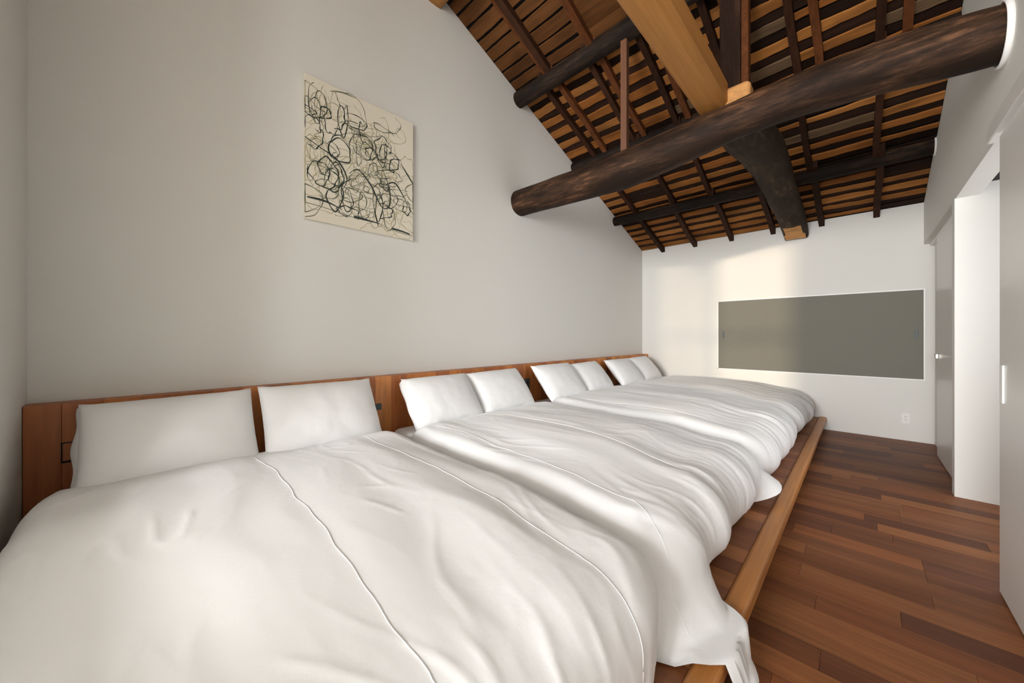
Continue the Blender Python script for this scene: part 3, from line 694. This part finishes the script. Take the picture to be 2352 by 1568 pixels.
def duvet(label, bed, x0=.40, x1=2.04, top=.562, crown=.045, cpow=2.4, Rn=.12, Rf=.12, Rh=.10, Rt=.24, hem_n=.30, hem_f=.30, hem_t=.165, hem_h=.462,
          seed=0, inset=.05, fold=1.0, seams=(.2, .8), corner=None, lean=0.0, curl_t=.25, head=(0, 0), pleat=1.0, crease=1.0):
    y0, y1 = bed[0] + inset, bed[1] - inset
    nx, ny, K = 165, 125, 34
    gx = np.linspace(x0, x1, nx); gy = np.linspace(y0, y1, ny)
    GX, GY = np.meshgrid(gx, gy, indexing='ij')
    uu = (GY - y0) / (y1 - y0); vv = (GX - x0) / (x1 - x0)
    GX = GX + (head[0] * (1 - sstep(0, .42, uu)) + head[1] * sstep(.58, 1, uu)) * (1 - sstep(0, .6, vv))
    def ztop(X, Y):
        u = (Y - y0) / (y1 - y0) * 2 - 1; v = (X - x0) / (x1 - x0)
        puff = crown * (1 - np.abs(u) ** cpow) * sstep(-.02, .35, v) * (1 - .75 * sstep(.55, 1.05, v))
        z = top + puff - .05 * sstep(.72, 1.02, v) - .02 * (1 - sstep(0, .12, v)) + lean * u
        z += .016 * perlin(X * 1.5 + seed, Y * 2.4 + seed * 2.3, seed % 7)
        return z
    V = [np.stack([GX, GY, ztop(GX, GY)], -1).reshape(-1, 3)]
    W = [np.stack([GX, GY], -1).reshape(-1, 2)]
    idx = np.arange(nx * ny).reshape(nx, ny)
    F = np.stack([idx[:-1, :-1], idx[1:, :-1], idx[1:, 1:], idx[:-1, 1:]], -1).reshape(-1, 4)
    # perimeter: near side (y0) head->foot, foot, far side foot->head, head
    loop_i = np.concatenate([idx[:, 0], idx[-1, 1:], idx[-2::-1, -1], idx[0, -2:0:-1]])
    side = np.concatenate([np.zeros(nx), np.ones(ny - 1), np.full(nx - 1, 2), np.full(ny - 2, 3)]).astype(int)
    n = len(loop_i)
    nrm = np.array([[0, -1.0], [1, 0], [0, 1], [-1, 0]])[side]
    par = np.array([[Rn, hem_n, .12, .7], [Rt, hem_t, curl_t, .9], [Rf, hem_f, .12, .7], [Rh, hem_h, .30, 1.0]])[side]
    def smooth(A, wdt):
        kk = np.exp(-.5 * (np.arange(-wdt * 3, wdt * 3 + 1) / wdt) ** 2); kk /= kk.sum()
        B = np.concatenate([A[-wdt * 3:], A, A[:wdt * 3]])
        return np.stack([np.convolve(B[:, j], kk, 'valid') for j in range(A.shape[1])], -1)
    nrm = smooth(nrm, 7); nrm /= np.linalg.norm(nrm, axis=1, keepdims=True)
    par = smooth(par, 8)
    R, HEM, CURL, FL = par.T
    base = V[0][loop_i]
    R = R * (1 + .16 * perlin(np.arange(n) * .045, np.full(n, seed * 1.9), 2))
    HEM = HEM + .012 * perlin(np.arange(n) * .09, np.full(n, seed * .7), 4)
    flare = np.zeros(n)
    cd_ = None
    if corner:
        for (cx, cy, wdt, dh, dfl, dr) in corner:
            d = np.hypot(base[:, 0] - cx, base[:, 1] - cy)
            gsn = np.exp(-.5 * (d / wdt) ** 2)
            HEM = HEM - dh * gsn; flare = flare + dfl * gsn; R = R + dr * gsn
    prev = loop_i; off = nx * ny
    arc = np.zeros(n); po = np.zeros(n); pz = base[:, 2].copy()
    for k in range(1, K + 1):
        t = k / K
        h1 = np.minimum(R * .95, (base[:, 2] - HEM) * .62)
        ph = np.minimum(t / .55, 1) * math.pi / 2
        o_ = R * np.sin(ph); z_ = base[:, 2] - h1 * (1 - np.cos(ph))
        if t > .55:
            q = (t - .55) / .45
            z_ = (base[:, 2] - h1) * (1 - q) + HEM * q
            o_ = R * (1 - CURL * q ** 2) + flare * q ** 1.2
        P = np.concatenate([base[:, :2] + nrm * o_[:, None], z_[:, None]], 1)
        arc = arc + np.hypot(o_ - po, z_ - pz); po, pz = o_, z_
        V.append(P); W.append(base[:, :2] + nrm * arc[:, None])
        cur = np.arange(off, off + n); off += n
        F = np.concatenate([F, np.stack([prev, cur, np.roll(cur, -1), np.roll(prev, -1)], -1)])
        prev = cur
    V = np.concatenate(V); W = np.concatenate(W)
    N = vnormals(V, F)
    if N[nx * ny // 2, 2] < 0: N = -N; F = F[:, ::-1]
    U, Y_ = W[:, 0], W[:, 1]
    wx = .25 * perlin(U * .9 + seed, Y_ * 1.1, 1); wy = .10 * perlin(U * 1.1, Y_ * 1.3 + seed, 2) + .05 * perlin(U * 2.7 + 4, Y_ * 2.1, 3)
    def ridge(x): return 1 - np.abs(x) * 2.0
    foot = sstep(x1 - .35, x1 + .10, U)
    sidew = np.maximum(sstep(y0 + .12, y0 - .10, Y_), sstep(y1 - .12, y1 + .10, Y_))
    d = .016 * perlin(U * 1.1 + seed * 3, (Y_ + wy) * 4.2 + seed, 5)
    m1 = sstep(-.15, .35, perlin(U * 1.3 + seed * 5, Y_ * 1.6 + 3, 6))
    d += fold * .0085 * (ridge(perlin((U + wx) * .9 + 3 * seed, (Y_ + wy) * 5.5, 0)) - .55) * (.35 + .65 * m1)
    d += fold * .0030 * (ridge(perlin((U + wx) * 2.0 + seed, (Y_ + wy * 1.5) * 13 + seed, 3)) - .55) * (.25 + .75 * m1) * (.45 + .9 * foot)
    d += fold * .0012 * perlin((U + Y_ * .5) * 9 + seed, (Y_ - U * .2 + wy) * 22, 4) * m1
    # thin sharp creases, in patches
    cz = perlin((U * .8 + Y_ * .55 + wx) * 2.2 + seed, (Y_ - U * .35 + wy * 2) * 9 + seed * 2, 5)
    cz2 = perlin((U * .9 - Y_ * .5 + wx) * 2.0 + seed * 3, (Y_ + U * .3 + wy * 2) * 8 + seed, 1)
    mk = sstep(.05, .45, perlin(U * 2.1 + seed * 7, Y_ * 2.4 + seed, 4)) + .5 * foot
    d += crease * .0040 * np.exp(-np.abs(cz) * 16) * np.clip(mk, 0, 1) + crease * .0034 * np.exp(-np.abs(cz2) * 16) * np.clip(sstep(.05, .45, perlin(U * 1.9 + 3 + seed, Y_ * 2.2 + 8, 2)) + .3 * foot, 0, 1)
    # gathered pleats over the foot and the sides
    d += pleat * .009 * foot * (.3 + .7 * m1) * (ridge(perlin((U + wx) * .8 + 7, (Y_ + wy * 1.6) * 6.0 + seed * 3, 6)) - .5)
    d += pleat * .0028 * foot * (.2 + .8 * m1) * (ridge(perlin((U + wx) * 1.3 + 2, (Y_ + wy) * 19 + seed, 2)) - .5)
    d += .008 * sidew * (1 - foot) * perlin(U * 7 + seed, Y_ * 1.5, 1)
    # sunken line just inside the seams
    for s_ in seams:
        ys = y0 + (y1 - y0) * s_
        d -= .003 * np.exp(-.5 * ((Y_ - ys - .03 * perlin(U * 2.0, np.full_like(U, seed + s_ * 9), 2)) / .035) ** 2) * (1 - sidew)
    V2 = V + N * d[:, None]
    V2[:, 2] = np.maximum(V2[:, 2], np.where((V2[:, 0] > 2.29) & (V2[:, 0] < 2.425), .176, np.where(V2[:, 0] < 2.30, .154, .004)))
    me = bpy.data.meshes.new('duvet'); me.from_pydata(V2.tolist(), [], F.tolist()); me.update()
    root = link('duvet', me, M['linen'], None, smooth=True)
    tag(root, label, 'duvet', 'white duvets on the beds')
    # piped seams follow the cloth
    top_grid = V2[:nx * ny].reshape(nx, ny, 3)
    N2 = vnormals(V2, F)
    if N2[nx * ny // 2, 2] < 0: N2 = -N2
    ng = N2[:nx * ny].reshape(nx, ny, 3)
    foot_idx = {}
    for s_ in seams:
        path = []
        for i in range(4, nx):
            jf = np.clip(s_ * (ny - 1) + 3.0 * float(perlin(gx[i] * 2.0, seed + s_ * 9, 2)) + 1.3 * float(perlin(gx[i] * 7.0, seed + s_ * 5, 3)), 0, ny - 1.001)
            j = int(jf); fr_ = jf - j
            path.append(top_grid[i, j] * (1 - fr_) + top_grid[i, j + 1] * fr_ + ng[i, j] * .0005)
        jb = int(round(jf)); li = nx - 1 + jb
        for k in range(K - 8):
            vi = nx * ny + k * n + li
            path.append(V2[vi] + N2[vi] * .0005)
        me2 = tube(path, .0011, 'seam')
        s2 = link('seam', me2, M['linen'], root, smooth=True)
    return root

duvet('white duvet on the bed below the line drawing, beside the hatch in the headboard', BEDS[0], seed=1, x0=.40, x1=2.10, top=.575, crown=.022, cpow=5.0, lean=-.006, Rn=.09, Rf=.12, Rt=.20, hem_n=.30, hem_f=.27, hem_t=.16, curl_t=.02, fold=.6, pleat=.35, seams=(.476, .893), inset=.06, head=(.0, .12))
duvet('white duvet with one corner trailing over the platform rail to the floor', BEDS[1], seed=4, top=.55, crown=.045, Rf=.13, Rn=.14, hem_n=.26, Rt=.23, hem_t=.175, seams=(.03, .42), head=(.16, .03),
      corner=[(2.04, BEDS[1][0] + .13, .075, .14, .25, .02), (2.04, BEDS[1][1] - .06, .055, -.01, .17, .03)])
duvet('white duvet between the trailing-corner duvet and the duvet nearest the far wall', BEDS[2], seed=6, top=.555, crown=.04, Rt=.25, hem_t=.175, seams=(.06, .5), fold=.7, head=(.14, .03))
duvet('white duvet on the bed against the wall with grey screens', BEDS[3], seed=9, top=.545, crown=.035, Rt=.26, hem_t=.175, Rf=.07, seams=(.08, .5), fold=.7, head=(.12, .0))

def pillow(label, ya, yb, ztop, xtop=.165, xbot=.43, zbot=.50, thick=.19, seed=0, flap=False, roll=0.0):
    Wd = yb - ya
    Hh = math.hypot(xbot - xtop, ztop - zbot)
    nu, nv = 44, 32
    u = np.linspace(-1, 1, nu); v = np.linspace(-1, 1, nv)
    UU, VV = np.meshgrid(u, v, indexing='ij')
    def outline(UU, VV):
        a = Wd / 2 * UU * (1 - .022 * (1 - VV ** 2) * UU ** 2)
        b_ = Hh / 2 * VV * (1 - .030 * (1 - UU ** 2) * VV ** 2)
        b_ = b_ + .012 * np.maximum(UU, 0) ** 3 * np.maximum(VV, 0) ** 3 + .010 * np.maximum(-UU, 0) ** 3 * np.maximum(VV, 0) ** 3
        return a, b_
    A, B = outline(UU, VV)
    prof = ((1 - UU ** 2).clip(0) ** .42 * (1 - np.abs(VV) ** 2.3).clip(0) ** .42)
    wr_ = .006 * perlin(UU * 3 + seed, VV * 2 + seed, 3) * prof + .0012 * perlin(UU * 9 + seed, VV * 5, 2) * prof
    cr = .004 * (1 - np.abs(perlin((UU + VV) * 5 + seed, (UU - VV) * 1.5, 1)) * 2) * np.clip(np.abs(UU * VV) * 1.6, 0, 1) * (1 - np.maximum(np.abs(UU), np.abs(VV)) ** 6)
    cr = cr + .0035 * np.exp(-np.abs(perlin(UU * 9 + seed * 3, VV * 1.2 + seed, 4)) * 9) * sstep(-.2, -.85, VV) * prof + .003 * np.exp(-np.abs(perlin(UU * 3 + VV * 4 + seed, VV * 6 - UU * 2, 0)) * 9) * sstep(.45, .9, np.abs(UU)) * prof
    hem = .006 * np.maximum(np.abs(UU), np.abs(VV)) ** 8 * perlin(UU * 6 + seed, VV * 6, 5)
    front = thick * .55 * prof + wr_ + cr + hem + .004
    back = -thick * .45 * prof * .8 + hem
    vs = np.concatenate([np.stack([A, B, front], -1).reshape(-1, 3), np.stack([A, B, back], -1).reshape(-1, 3)])
    idx = np.arange(nu * nv).reshape(nu, nv); q = nu * nv
    fs = []
    F1 = np.stack([idx[:-1, :-1], idx[1:, :-1], idx[1:, 1:], idx[:-1, 1:]], -1).reshape(-1, 4)
    fs += F1.tolist(); fs += (F1[:, ::-1] + q).tolist()
    lp = np.concatenate([idx[:, 0], idx[-1, 1:], idx[-2::-1, -1], idx[0, -2:0:-1]])
    for i in range(len(lp)):
        a, b_ = int(lp[i]), int(lp[(i + 1) % len(lp)])
        fs.append([b_, a, a + q, b_ + q])
    # local axes: U -> +Y, V -> up the headboard, front -> +X
    up = np.array([xtop - xbot, 0, ztop - zbot]); up /= np.linalg.norm(up)
    out = np.array([up[2], 0, -up[0]])
    ce = np.array([(xtop + xbot) / 2, (ya + yb) / 2, (ztop + zbot) / 2]) 
    c, s = math.cos(roll), math.sin(roll)
    ax = np.array([0, c, 0]) + up * s; ay = up * c - np.array([0, s, 0])
    Wv = ce + vs[:, :1] * ax + vs[:, 1:2] * ay + vs[:, 2:] * out
    # keep out of the headboard
    Wv[:, 0] = np.maximum(Wv[:, 0], HX + .004 + .0 * Wv[:, 0])
    me = bpy.data.meshes.new('pillow'); me.from_pydata(Wv.tolist(), [], fs); me.update()
    o = link('pillow', me, M['linen'], None, smooth=True)
    if flap:      # open end of the pillowcase folding back behind the pillow
        nf = 22; vs2 = []; fs2 = []
        for i in range(nf + 1):
            vv = -1 + 2 * i / nf
            aa = -Wd / 2 * (1 - .022 * (1 - vv ** 2)); bb = Hh / 2 * vv * .985
            bulge = .020 * (1 - vv ** 2) + .006 * math.sin(vv * 7 + seed)
            for (da, dn) in ((.004, .004), (-bulge * .9, -.010 - .5 * bulge), (-bulge * .5, -.045), (.02, -.065)):
                q_ = ce + (aa + da) * ax + bb * ay + dn * out
                q_[0] = max(q_[0], HX + .006); vs2.append(q_)
        for i in range(nf):
            for k in range(3):
                b0 = 4 * i + k; fs2.append((b0, b0 + 1, b0 + 5, b0 + 4))
        me2 = mesh('case_flap', vs2, fs2); link('case_flap', me2, M['linen'], o, smooth=True)
    return tag(o, label, 'pillow', 'white pillows along the headboard')
pillow('white pillow beside the grooved hatch at the end of the headboard', -.222, .418, .862, seed=1, xbot=.40, roll=.01, flap=True)
pillow('white pillow below the canvas, next to the slim socket strip', .446, 1.110, .868, seed=2, xbot=.40, roll=-.012)
pillow('white pillow across the bare boards from the slim socket strip below the canvas', 1.36, 1.976, .838, seed=3, xtop=.17, xbot=.44, flap=True)
pillow('white pillow overlapping the large switch plate', 1.980, 2.645, .838, seed=4, xbot=.43, roll=.012)
pillow('white pillow on the far side of the large switch plate', 2.87, 3.545, .848, seed=5, xtop=.17, xbot=.46)
pillow('white pillow on the near side of the shaded slim socket strip', 3.55, 4.175, .832, seed=6, xbot=.45, roll=.02)
pillow('white pillow on the far side of the shaded slim socket strip', 4.40, 5.055, .832, seed=7, xtop=.17, xbot=.46, roll=-.01)
pillow('white pillow at the end of the headboard by the wall with grey screens', 5.062, 5.71, .838, seed=8, xbot=.45, roll=.02)
